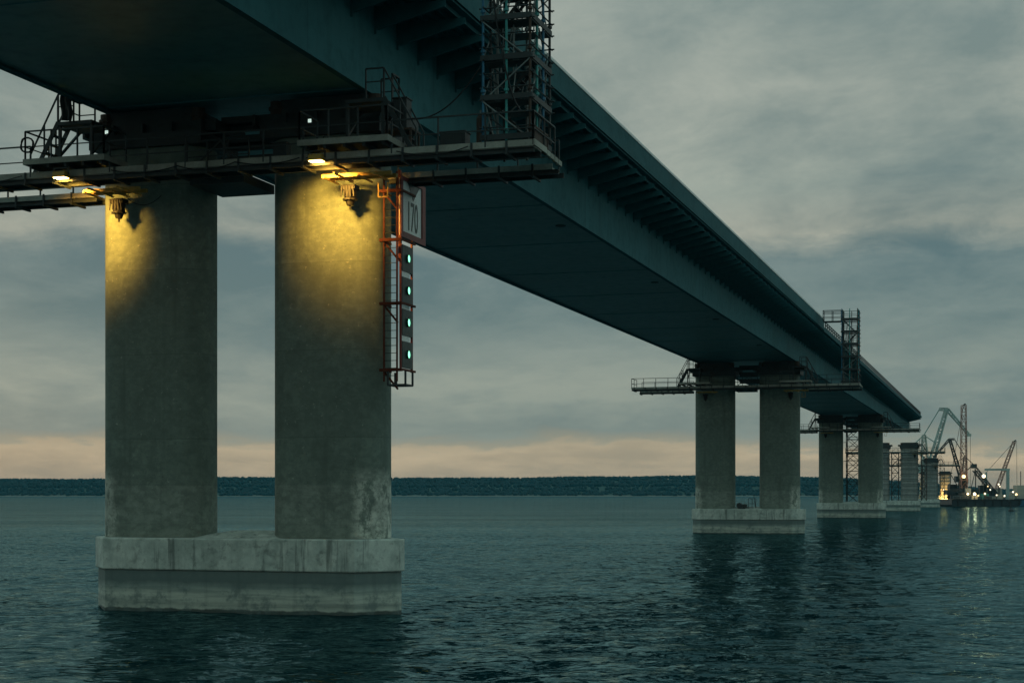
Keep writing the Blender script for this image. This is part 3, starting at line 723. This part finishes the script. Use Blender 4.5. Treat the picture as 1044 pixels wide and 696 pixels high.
floodlight(PW(4.3, -4.22, 15.38), PW(4.4, -1.3, 14.2), 'glowing floodlight under the right raised deck above the clearance sign', 3700, 92)
# small lamps high on the pier head
for (x, y, z), lab in (((3.2, -2.3, 17.2), 'small pale bulkhead lamp under the girder beside the right stair'), ((-5.0, -2.0, 17.4), 'small pale bulkhead lamp above the left column')):
    p = thing('bulkhead_lamp', lab, 'lamp', PW(x, y, z), -TH)
    MB().box(-.09, .09, -.02, .05, -.09, .09).build('housing', DARK, p); MB().box(-.06, .06, -.04, -.022, -.06, .06).build('lens', LAMPS, p)
p = thing('pole_lamp', 'thin lamp on a bent pole above the left landing, against the sky', 'lamp', PW(-6.3, -3.15, ZF + 2.1), -TH)
MB().tube((0, 0, 0), (0, 0, 1.25), .025, 6).tube((0, 0, 1.2), (-.35, 0, 1.55), .03, 6).build('pole', DARK, p)
MB().box(-.62, -.34, -.08, .08, 1.53, 1.62).bar((-.46, 0, 1.6), (-.62, 0, 1.72), .06).build('lamp_head', DARK, p)
p = thing('tarpaulin', 'dark tarpaulin hung over the left landing railing', 'tarpaulin', PW(-5.85, -3.3, ZF + 2.1), -TH)
m = MB(); nx, nz = 7, 8
for k, yo in enumerate((-.06, .0)):
    b = len(m.v)
    for j in range(nz):
        for i in range(nx):
            u = i/(nx-1); q = j/(nz-1); m.v.append(((u - .5) * (.42 - .08*q) + .04*math.sin(j*1.1), yo - .05 * math.sin(u * 9 + j*.4), .0 + q * 1.2 + (.16*u if j == nz-1 else 0)))
    for j in range(nz-1):
        for i in range(nx-1): m.f.append((b+j*nx+i, b+j*nx+i+1, b+(j+1)*nx+i+1, b+(j+1)*nx+i))
m.build('cloth', RUBBER, p, smooth=True)
# cabinets and boxes on the near platform
def cabinet(x, y, z, w, d, h, lab, mat=DARK):
    p = thing('equipment_cabinet', lab, 'cabinet', PW(x, y, z), -TH)
    MB().box(-w/2, w/2, -d/2, d/2, .06, h).box(-w/2 - .03, w/2 + .03, -d/2 - .03, d/2 + .03, h + .002, h + .05).box(-w/2 + .05, w/2 - .05, -d/2 + .05, d/2 - .05, 0, .058).build('case', mat, p, bevel=.012)
    m = MB().box(-w/2 + .05, w/2 - .05, -d/2 - .02, -d/2 - .002, .12, h - .06); m.bar((w/2 - .12, -d/2 - .03, h*.5), (w/2 - .12, -d/2 - .03, h*.62), .03); m.build('door', mat, p)
    return p
cabinet(6.75, -2.6, ZF + 1.0, .5, .5, 1.1, 'dark upright equipment cabinet beside the right stair of the nearest platform', DARK)
MB().box(-.5, .5, -.45, .45, 0, .07).bar((-.45, -.4, 0), (-.45, -.4, -.98), .07).bar((.45, -.4, 0), (.45, -.4, -.98), .07).bar((-.45, .4, 0), (-.45, .4, -.98), .07).bar((.45, .4, 0), (.45, .4, -.98), .07).build('stand', RUST).location = PW(6.75, -2.6, ZF + .985)
o = bpy.data.objects['stand']; o.rotation_euler = (0, 0, -TH); o.name = 'cabinet_stand'; tag(o, 'four legged rusty stand carrying the equipment cabinet', 'stand')
cabinet(8.6, -2.45, ZF + .01, .9, .55, .85, 'low dark cabinet on the nearest platform right of the right stair')
cabinet(2.6, -3.3, ZF + .01, .5, .4, .7, 'small dark cabinet on the walkway between the two lit columns')
# drooping cables
def cable(a, b, sag, lab, r=.016):
    a, b = Vector(a), Vector(b); pts = [a.lerp(b, k/14) - Vector((0, 0, sag * 4 * (k/14) * (1 - k/14))) for k in range(15)]
    o = MB().path(pts, r, 5).build('cable', RUBBER); tag(o, lab, 'cable'); return o
cable(PW(-4.5, -1.5, 15.1), PW(-3.1, -1.42, 15.1), .32, 'thin black cable sagging across the top of the left lit column')
cable(PW(3.85, -4.1, 15.5), PW(4.4, -3.7, 16.4), .15, 'black lamp cable hooked up beside the right floodlight')

for a, b, sg, lab in ((-11.5, -7.2, .22, 'slack black cable drooping along the far left end of the nearest walkway edge'), (-3.6, -1.0, .16, 'slack black cable drooping along the walkway edge beside the left column'), (-1.0, 1.2, .2, 'slack black cable drooping along the walkway edge over the gap between the columns'),
                       (1.2, 3.6, .15, 'slack black cable drooping along the walkway edge beside the right column'), (7.1, 9.6, .2, 'slack black cable drooping along the walkway edge right of the clearance sign')):
    cable(PW(a, -4.06, ZF + .05), PW(b, -4.06, ZF + .05), sg, lab, .02)
cable(PW(10.3, -3.95, 21.2), PW(11.4, -3.95, 16.6), .9, 'long hose hanging slack down the face of the near scaffold tower', .03)
cable(PW(7.6, -4.0, ZF + 1.1), PW(10.0, -3.9, 18.2), .5, 'black hose strung from the walkway rail up to the near scaffold tower', .025)
o = MB(); pts = [(.26 * math.cos(t * .449), .04 * math.sin(t * 1.3), .26 * math.sin(t * .449)) for t in range(43)]
o = o.path(pts, .03, 5).build('cable_coil', RUBBER); o.location = PW(-6.75, -4.42, ZF + 1.05); o.rotation_euler = (0, 0, -TH); tag(o, 'coil of black cable hung on the raised railing at the foot of the left stair', 'coil')
p = thing('plank_stack', 'stack of scaffold boards lying on the nearest walkway before the tower', 'boards', PW(9.0, -3.45, ZF + .012), -TH)
for k in range(4): o = MB().box(-1.0 + .07*k, .9 - .05*k, -.14 + .02*(k % 2), .12 + .02*(k % 2), .055*k, .055*k + .05).build('plank', WOOD if k % 2 else RUST, p)
p = thing('gas_bottle', 'dark gas bottle standing at the tower foot on the nearest platform', 'gas bottle', PW(9.85, -3.5, ZF + .012), -TH)
MB().tube((0, 0, 0), (0, 0, 1.05), .14, 12).tube((0, 0, 1.05), (0, 0, 1.2), .14, 12, .05).build('cylinder', RUST, p); MB().tube((0, 0, 1.2), (0, 0, 1.33), .035, 6).build('valve', GALV, p)
# ------------------------------------------------------------------ ladder, signal board and clearance sign
p = thing('service_ladder', 'rusty orange vertical ladder bracketed to the right edge of the nearest pier', 'ladder', W(52.35, -20.42, 8.1), -TH)
m = MB()
for x in (-.24, .24): m.bar((x, 0, 0), (x, 0, 7.25), .055)
m.build('stile', ORANGE, p)
m = MB()
for z in np.arange(.2, 7.2, .26): m.tube((-.22, 0, z), (.22, 0, z), .012, 5)
m.build('rung', DARK, p)
for z in (.35, 2.65, 4.85, 6.55):
    m = MB(); m.box(-.40, .42, -.06, .08, z, z + .10); m.bar((-.25, .06, z - .02), (.25, .06, z - .62), .06); m.bar((-.36, .05, z + .05), (-.36, .95, z + .05), .07); m.bar((.38, .05, z + .07), (.38, 1.4, z + .07), .07); m.build('bracket', ORANGE, p)
m = MB()
for x in (-.1, .55): m.bar((x, 0, .35), (x, 0, -.12), .06); m.bar((x, .7, .35), (x, .7, -.12), .06); m.bar((x, 0, -.12), (x, .7, -.12), .06)
m.bar((-.1, 0, -.12), (.55, 0, -.12), .06); m.bar((-.1, .7, -.12), (.55, .7, -.12), .06); m.bar((.22, 0, -.12), (.22, 0, .3), .05); m.build('foot_cage', DARK, p)

# boards lie in the plane along the bridge (local y), facing +x
p = thing('signal_board', 'tall narrow board of four lit green lamps beside the orange ladder', 'signal', W(52.75, -20.2, 8.5), -TH)
hgt = 4.45; wid = 1.1
m = MB()
for y in (0, wid): m.bar((0, y, 0), (0, y, hgt + .2), .07)
m.build('frame', REDB, p)
for k in range(4):
    z0 = .12 + k * 1.12
    m = MB(); m.box(-.05, .05, .04, wid - .04, z0, z0 + .92); b = m.build('lamp_panel', BLACKP, p)
    MB().tube((.052, wid*.52, z0 + .48), (.09, wid*.52, z0 + .48), .13, 18).build('lens', LAMPG, b)
    m = MB(); b0 = len(m.v)
    m.tube((.05, wid*.52, z0 + .48), (.12, wid*.52, z0 + .48), .15, 18); m.f = m.f[:18]; m.build('hood', BLACKP, b)
for k in range(3):
    z0 = .12 + k * 1.12 + .923
    MB().box(-.03, .03, .05, wid - .3, z0, z0 + .19).build('white_plate', WHITEP, p)

p = thing('clearance_sign', 'white clearance sign numbered 170 in a dark red border, top of the ladder', 'sign', W(52.6, -20.15, 13.2), -TH)
sw, sh = 2.35, 1.98
MB().box(-.05, 0, 0, sw, 0, sh).build('board', WHITEP, p)
m = MB(); bw = .15
m.box(.002, .05, -.06, sw + .06, -.06, bw); m.box(.002, .05, -.06, sw + .06, sh - .04, sh + .08); m.box(.002, .05, -.06, bw, bw, sh - .04); m.box(.002, .05, sw - bw - .12, sw + .06, bw, sh - .04); m.build('border', REDB, p)
m = MB(); b = [(.30*sw, sh - .045), (.80*sw, sh - .045), (.53*sw, sh - .62)]
m.v = [(.004, y, z) for y, z in b] + [(.012, y, z) for y, z in b]; m.f = [(0, 1, 2), (5, 4, 3), (0, 3, 4, 1), (1, 4, 5, 2), (2, 5, 3, 0)]; m.build('triangle', BLACKP, p)
fc = bpy.data.curves.new('number', 'FONT'); fc.body = '170'; fc.size = .95; fc.extrude = .004; fc.align_x = 'CENTER'; fc.materials.append(BLACKP)
fo = bpy.data.objects.new('number', fc); COL.objects.link(fo); fo.parent = p; fo.location = (.012, sw * .50, .28); fo.rotation_euler = (R(90), 0, R(90)); fo.scale = (.78, 1.55, 1)
nm = bpy.data.meshes.new_from_object(fo); no = bpy.data.objects.new('lettering', nm); COL.objects.link(no); no.parent = p; no.location = fo.location; no.rotation_euler = fo.rotation_euler; no.scale = fo.scale; bpy.data.objects.remove(fo); bpy.data.curves.remove(fc)
m = MB(); m.bar((-.08, .15, -.9), (-.08, .15, sh + .3), .09); m.bar((-.08, sw - .4, .1), (-.08, sw - .4, sh + .3), .09); m.build('post', REDB, p)

# ------------------------------------------------------------------ clutter on the second pier cap, tower in the third pier
p = thing('winch', 'small dark winch left on the second pier cap between its columns', 'winch', PW(-.6, -.9, 2.63, 1), -TH)
MB().box(-.55, .2, -.3, .3, 0, .12).tube((-.45, -.25, .35), (-.45, .25, .35), .3, 12).box(-.1, .35, -.25, .25, .122, .5).build('body', DARK, p)
m = MB(); rail(m, [(.5, 0, 0), (1.3, 0, 0)], h=1.1, step=.4); m.tube((1.3, 0, 0), (1.1, 0, 1.5), .03, 5); m.build('handle_frame', DARK, p)
def stair_tower(loc, h, label, w=2.2, mat=DARK):
    p = thing('stair_tower', label, 'scaffold tower', loc, -TH, 'stair towers between pier columns')
    m = MB(); m.lattice((0, 0, 0), (0, 0, h), w, w, int(h / 1.7), .07, .045); m.build('frame', mat, p)
    m = MB()
    for k in range(int(h / 1.7)):
        z = k * 1.7; s = 1 if k % 2 else -1; m.bar((-s*w*.45, -w*.3, z), (s*w*.45, -w*.3, z + 1.7), .5, .08); m.box(-w*.5, w*.5, -w*.45, w*.45, z - .04, z)
    m.build('stair', DARK, p)
    m = MB()
    for k in range(1, int(h / 1.7)): m.tube((w*.5, 0, k*1.7 + .7), (w*.5 + 1.1, 0, k*1.7 + .7), .05, 5) if k % 2 else m.tube((-w*.5, 0, k*1.7 + .7), (-w*.5 - .6, 0, k*1.7 + .7), .05, 5)
    m.build('tie', DARK, p); return p
stair_tower(PW(-.2, 3.4, 0, 2), 15.2, 'lattice stair tower seen between the columns of the third pier')
bpy.data.objects['stair_tower'].location.z = 2.65
stair_tower(PW(-.3, -.2, 2.65, 3), 12.0, 'lattice stair tower seen between the columns of the first banded pier', 1.7)
stair_tower(PW(-.3, -.2, 2.65, 4), 10.8, 'lattice stair tower seen between the columns of the second banded pier', 1.7)

stair_tower(PW(6.7, -.6, 2.65, 3), 11.5, 'rusty scaffold tower against the right side of the first banded pier', 1.3, RUST)
stair_tower(PW(6.6, -.6, 2.65, 4), 10.0, 'rusty scaffold tower against the right side of the second banded pier', 1.3, RUST)
# ------------------------------------------------------------------ construction fleet beyond the bridge end
YC = 560.0
def barge(px0, px1, Y, depth, z, label, mat=HULL, name='barge'):
    x0 = at(px0, 0, Y)[0]; x1 = at(px1, 0, Y)[0]; c = (x0 + x1)/2; l = (x1 - x0)/2
    p = thing(name, label, 'barge', (c, Y, 0), 0)
    m = MB(); poly = [(-l + 1.5, -1), (l - 2.5, -1), (l, .9), (l, z), (-l, z), (-l, .6)]
    b = len(m.v); n = len(poly); m.v = [(x, -depth/2, q) for x, q in poly] + [(x, depth/2, q) for x, q in poly]
    m.f = [tuple(range(n)), tuple(range(2*n - 1, n - 1, -1))] + [((i+1) % n, i, n + i, n + (i+1) % n) for i in range(n)]
    m.build('hull', mat, p)
    m = MB(); m.box(-l, l, -depth/2 - .12, -depth/2 - .003, z - .5, z - .1)
    for x in np.arange(-l + 2, l, 3.0): m.box(x - .2, x + .2, -depth/2 - .3, -depth/2 - .125, .3, z - .15)
    m.build('fender', RUBBER, p)
    m = MB(); rail(m, [(-l + .5, -depth/2 + .2, z), (l - .5, -depth/2 + .2, z)], h=1.1, step=2.5, w=.09); m.build('railing', GALV, p)
    return p, c, l
bA, cA, lA = barge(964, 1034, YC, 16, 2.4, 'long dark crane barge moored past the last pier')
p, cB, lB = barge(1012, 1058, YC + 26, 9, 2.6, 'blue hulled work boat moored behind the right end of the crane barge', HULLB, 'work_boat'); p['category'] = 'boat'
MB().box(-2, 5, -3, 3, 2.603, 5.2).box(0, 4, -2.4, 2.4, 5.203, 7.4).build('wheelhouse', CABIN, p)
MB().tube((2, 0, 7.4), (2, 0, 12.5), .14, 6).build('mast', DARK, p)

def lufing_crane(base, s, label, mat, face=1):
    """level luffing crane: slewing house, A frame, main jib, fly jib and back mast"""
    p = thing('harbour_crane', label, 'crane', base, 0, 'cranes on the water beyond the bridge end')
    f = face
    def q(x, z): return (x * s * f, 0, z * s)
    MB().lattice((0, 0, 0), (0, 0, 9*s), 4.5*s, 3.2*s, 4, .22*s, .12*s).build('pedestal', mat, p)
    m = MB(); m.box(-4*s, 2.2*s, -2*s, 2*s, 9*s + .01, 12.2*s); m.box(-2*s, 1.6*s, -1.6*s, 1.6*s, 12.21*s, 14*s); m.build('house', mat, p)
    MB().box(f*1.7*s - .8*s, f*1.7*s + .8*s, -2.6*s, -2.01*s, 10.6*s, 12.8*s).build('cab', CABIN, p)
    m = MB(); m.lattice(q(-.8, 12.2), q(-1.2, 22.5), 2.4*s, 1.0*s, 6, .14*s, .09*s); m.build('mast', mat, p)
    m = MB(); m.lattice(q(1.2, 12.4), q(6.8, 31.5), 1.7*s, 1.0*s, 10, .18*s, .1*s); m.build('jib', mat, p)
    m = MB(); m.lattice(q(4.3, 31.6), q(7.0, 31.5), .8*s, 1.0*s, 3, .14*s, .08*s); m.lattice(q(7.0, 31.5), q(14.5, 22.8), 1.0*s, .6*s, 7, .15*s, .09*s); m.box(f*14.5*s - .9*s, f*14.5*s + .9*s, -.5*s, .5*s, 22.0*s, 22.9*s); m.build('fly_jib', mat, p)
    m = MB(); m.bar(q(-1.2, 22.5), q(4.3, 31.6), .34*s); m.bar(q(-1.2, 22.4), q(3.2, 19.5), .3*s); m.bar(q(-5.5, 18.5), q(-1.2, 22.5), .34*s); m.box(min(f*-7.2*s, f*-4.6*s), max(f*-7.2*s, f*-4.6*s), -1.2*s, 1.2*s, 16.3*s, 18.6*s); m.bar(q(-1, 14), q(-5.5, 18.3), .4*s); m.build('tie_rod', mat, p)
    m = MB()
    for x in (13.6, 15.2): m.bar(q(x, 22.2), q(x, 4), .10*s)
    m.build('hoist_rope', DARK, p); return p
c1 = at(948, 503.5, 640); lufing_crane((c1[0] - 1.0, 640, 2.4), 1.12, 'tall grey green level luffing crane with folded jib beyond the girder end', CRANEG)
barge(925, 972, 640, 18, 2.4, 'dark crane pontoon mostly hidden behind the banded piers', HULL, 'pontoon')
c2 = at(989, 0, YC); lufing_crane((c2[0] - 2, YC + 2, 2.41), .66, 'smaller dark luffing crane on the barge with its jib bent left', HULL, -1)

def lattice_crane(base, tip, label, mat, w=1.6, ang=0):
    p = thing('crawler_crane', label, 'crane', base, 0, 'cranes on the water beyond the bridge end')
    B = Vector(base); T = Vector(tip) - B
    sx = 1 if T.x >= 0 else -1
    for y in (-2.2, 2.2):
        m = MB(); m.prism([(-3.4, y - .5), (3.4, y - .5), (3.4, y + .5), (-3.4, y + .5)], .1, 1.3); m.tube((-3.4, y - .5, .7), (-3.4, y + .5, .7), .62, 12); m.tube((3.4, y - .5, .7), (3.4, y + .5, .7), .62, 12); m.build('track', DARK, p)
    m = MB(); m.box(min(-4*sx, 2*sx), max(-4*sx, 2*sx), -1.7, 1.7, 1.35, 3.7); m.box(min(-5*sx, -4.01*sx), max(-5*sx, -4.01*sx), -1.9, 1.9, 1.5, 3.2); m.build('house', HULL, p)
    MB().box(min(1.0*sx, 2.9*sx), max(1.0*sx, 2.9*sx), -2.9, -1.75, 1.5, 3.8).build('cab', CABIN, p)
    foot = Vector((1.2*sx, 0, 1.9)); n = max(8, int((T - foot).length / 2.2))
    MB().lattice(foot, T, w, w * .7, n, .09, .06).build('boom', mat, p)
    m = MB(); gan = Vector((-3.2*sx, 0, 8.5)); m.bar((-3.6*sx, 0, 3.7), gan, .25); m.bar((-.4*sx, 0, 3.7), gan, .2); m.bar(gan, T, .12); m.bar(T, T + Vector((.6*sx, 0, .5)), .5); m.build('pendant', DARK, p)
    hk = Vector((T.x + 1.0*sx, 0, max(3, T.z * .22)))
    m = MB(); m.bar(T + Vector((.9*sx, 0, .3)), hk, .10); m.box(hk.x - .5, hk.x + .5, -.4, .4, hk.z - 1.6, hk.z); m.build('hook_rope', DARK, p); return p
t3 = at(982.5, 413, YC - 2); b3 = at(979, 0, YC - 2); lattice_crane((b3[0], YC - 2, 2.41), t3, 'reddish lattice boom crane standing almost upright on the barge', CRANER, 2.1)
t4 = at(1034, 450, YC + 26); b4 = at(1011, 0, YC + 26); bq = barge(998, 1016, YC + 24, 12, 2.2, 'small dark pontoon under the slanting crane', HULL, 'pontoon'); lattice_crane((b4[0], YC + 26, 2.21), t4, 'slim crane with its boom slanting up to the right above the work boat', CRANER, 1.3)

# deck load of the crane barge
def cab_box(px0, px1, py, z0, Y, label, mat, name='site_cabin'):
    x0 = at(px0, 0, Y)[0]; x1 = at(px1, 0, Y)[0]; zt = at(0, py, Y)[2]; c = (x0 + x1)/2; l = (x1 - x0)/2; h = zt - z0
    p = thing(name, label, 'cabin', (c, Y, z0), 0)
    MB().box(-l, l, -1.3, 1.3, .12, h).box(-l - .1, l + .1, -1.4, 1.4, h + .002, h + .15).box(-l + .2, -l + .5, -1.2, 1.2, 0, .118).box(l - .5, l - .2, -1.2, 1.2, 0, .118).build('wall', mat, p)
    n = max(1, int(l / 1.4))
    for k in range(n):
        x = -l + (k + .5) * 2*l/n; MB().box(x - .45, x + .45, -1.36, -1.302, h*.42, h*.78).build('window', BLACKP, p)
    MB().box(l - 1.0, l - .3, -1.35, -1.302, .15, min(2.1, h*.8)).build('door', mat, p)
    return p
DZ = 2.42
cab_box(1010, 1022, 506.5, DZ, YC - 5, 'cream site cabin at the right end of the crane barge', CABIN)
cab_box(976, 985, 502.5, DZ, YC - 5, 'dark site cabin on the barge left of the row of deck lamps', HULL)
cab_box(986, 997, 499, DZ, YC + 1, 'low dark machinery house in the middle of the crane barge', HULL)
cab_box(967, 975, 494, DZ, YC + 4, 'tall dark machinery shed at the left end of the crane barge', HULL)
cab_box(979, 985, 489, DZ, YC + 5, 'narrow dark winch house behind the reddish boom', HULL)
cab_box(998, 1004, 495, DZ, YC + 7, 'dark generator house behind the top of the conveyor', HULL)
cab_box(1000, 1007, 503.5, DZ, YC - 4, 'teal container on the crane barge below the sloping conveyor', TEALP)
p = thing('conveyor', 'dark sloping conveyor gantry descending to the right on the barge', 'conveyor', (at(998, 0, YC)[0], YC + 5, DZ), 0)
MB().lattice((0, 0, 10.5), (7.6, 0, 1.2), 1.6, 1.4, 9, .10, .07).build('truss', HULL, p)
MB().bar((0, 0, 10.5), (7.6, 0, 1.2), .9, .2).build('belt', HULL, p)
MB().bar((.3, 0, 0), (.3, 0, 10), .3).bar((-2.2, 0, 0), (.1, 0, 9.6), .2).bar((4, 0, 0), (4, 0, 6.2), .3).build('leg', HULL, p)
p = thing('portal_frame', 'pale steel portal frame standing beside the conveyor', 'frame', (at(1022, 0, YC + 10)[0], YC + 16, 0), 0)
MB().box(-4.2, -3.7, -.3, .3, 0, 12).box(3.2, 4.2, -.5, .5, 0, 12.6).box(-4.5, 4.4, -.35, .35, 12.61, 13.3).build('portal', CRANEG, p)
# pile frame and clutter
rr = random.Random(21)
for k in range(9):
    px = rr.uniform(968, 1032); Y = YC - 6.5 + rr.uniform(0, 3); x = at(px, 0, Y)[0]; h = rr.uniform(.7, 1.7); w = rr.uniform(.6, 1.5)
    mt = rr.choice((HULL, CABIN, RUST, GALV))
    o = MB().box(-w, w, -.6, .6, .1, h).box(-w - .06, w + .06, -.66, .66, h + .002, h + .1).box(-w + .1, -w + .3, -.5, .5, 0, .098).box(w - .3, w - .1, -.5, .5, 0, .098).build('deck_crate', mt)
    o.location = (x, Y, DZ); tag(o, 'small crate among the clutter on the crane barge deck', 'crate', 'crates on the crane barge')
# deck lamps: post plus glowing head
def deck_lamp(px, py, Y, r, mat, label, z0=None, power=0):
    r *= .85; power *= .25
    x, y, z = at(px, py, Y); z0 = DZ if z0 is None else z0
    p = thing('deck_lamp', label, 'lamp', (x, y, z0), 0, 'lit lamps on the barges')
    MB().tube((0, 0, 0), (0, 0, z - z0 - r), .12, 6).box(-r*.6, r*.6, .02, r*.6, z - z0 - r, z - z0 + r).build('post', DARK, p)
    MB().sphere((0, -.15, z - z0), r).build('bulb', mat, p, smooth=True)
    if power:
        d = bpy.data.lights.new('deck_light', 'POINT'); d.energy = power; d.color = (1, .72, .38); d.shadow_soft_size = r
        l = bpy.data.objects.new('deck_light', d); COL.objects.link(l); l.location = (x, y - r - .4, z)
    return p
for px, py, Y, r, mat, lab, pw in (
  (982.5, 485.5, YC - 3, .75, LAMPD, 'large warm lamp high on the left of the barge, beside the reddish boom', 500), (1002.8, 485.2, YC - 3, .75, LAMPC, 'large pale lamp high beside the top of the conveyor', 500),
  (986.5, 503.3, YC - 7.2, .42, LAMPC, 'left lamp of the bright pair low on the barge', 500), (993.5, 503.3, YC - 7.2, .62, LAMPC, 'wide bright lamp low on the barge, right of the pair', 900), (997.3, 505, YC - 7.2, .28, LAMPD, 'small amber lamp just right of the wide bright lamp', 0),
  (1004, 503, YC - 7.2, .36, LAMPD, 'lone amber lamp low on the barge under the conveyor', 300), (1009.5, 499, YC - 3, .26, LAMPC, 'small white lamp on the sloping conveyor side', 0), (1007, 495.5, YC - 3, .22, LAMPD, 'faint amber lamp on the upper conveyor side', 0),
  (1016, 504.5, YC - 7.2, .26, LAMPC, 'small white lamp above the cream cabin', 0), (1024, 505.3, YC - 7.2, .36, LAMPC, 'white lamp near the right end of the barge deck', 0)):
    deck_lamp(px, py, Y, r, mat, lab, None, pw)
for px, py, r, mat, lab in ((1018, 493.5, .34, LAMPC, 'white lamp upper of two beside the portal frame'), (1019.2, 495.6, .26, LAMPC, 'white lamp lower of two beside the portal frame'), (1032.6, 501.3, .36, LAMPC, 'white lamp on the blue boat, left of the larger one'), (1036, 503.8, .5, LAMPD, 'larger warm lamp on the blue boat')):
    deck_lamp(px, py, YC + 22, r, mat, lab, 2.3)
# lamp at the farthest pier foot
deck_lamp(962.3, 499, W(S1 + 5*SPAN, TC)[1] - 16, .3, LAMPC, 'small white lamp left of the orange lit pier foot', 0)
x, y, z = PW(3.4, -4.5, 3.4, 5)
p = thing('work_lamp', 'amber work lamp shining up the foot of the farthest pier', 'lamp', (x, y, 2.0), 0)
MB().tube((0, 0, -2.6), (0, 0, .6), .1, 6).box(-.5, .5, -.2, .2, .6, 1.0).build('post', DARK, p); MB().box(-.45, .45, .202, .25, .64, .96).build('lens', LAMPW, p)
d = bpy.data.lights.new('work_light', 'SPOT'); d.energy = 3500; d.color = (1, .55, .15); d.spot_size = R(130); d.shadow_soft_size = .3
l = bpy.data.objects.new('work_light', d); COL.objects.link(l); l.location = (x, y + .4, 3.0); l.rotation_euler = (R(115), 0, -TH)
# buoy
x, y, z = at(1031, 519, 4.2 * F_PX / 17.5)
p = thing('spar_buoy', 'small dark leaning spar buoy in the water before the barge', 'buoy', (x, y, -.2), 0)
MB().sphere((0, 0, .2), .75).build('float', DARK, p, smooth=True); MB().tube((0, 0, .6), (-.5, 0, 2.6), .16, 8, .1).sphere((-.5, 0, 2.7), .25).build('staff', DARK, p)

# ------------------------------------------------------------------ air
HAZE = 5.5e-5
if HAZE:
    m = MB().box(-3000, 3600, -60, 6200, -3.2, 60)
    M = bpy.data.materials.new('river_haze'); M.use_nodes = True; t = M.node_tree; t.nodes.clear()
    o_ = t.nodes.new('ShaderNodeOutputMaterial'); v = t.nodes.new('ShaderNodeVolumePrincipled'); v.inputs['Density'].default_value = HAZE; v.inputs['Color'].default_value = (.10, .62, .80, 1); v.inputs['Anisotropy'].default_value = .0
    t.links.new(v.outputs[0], o_.inputs['Volume'])
    o = m.build('haze', M); tag(o, kind='stuff')
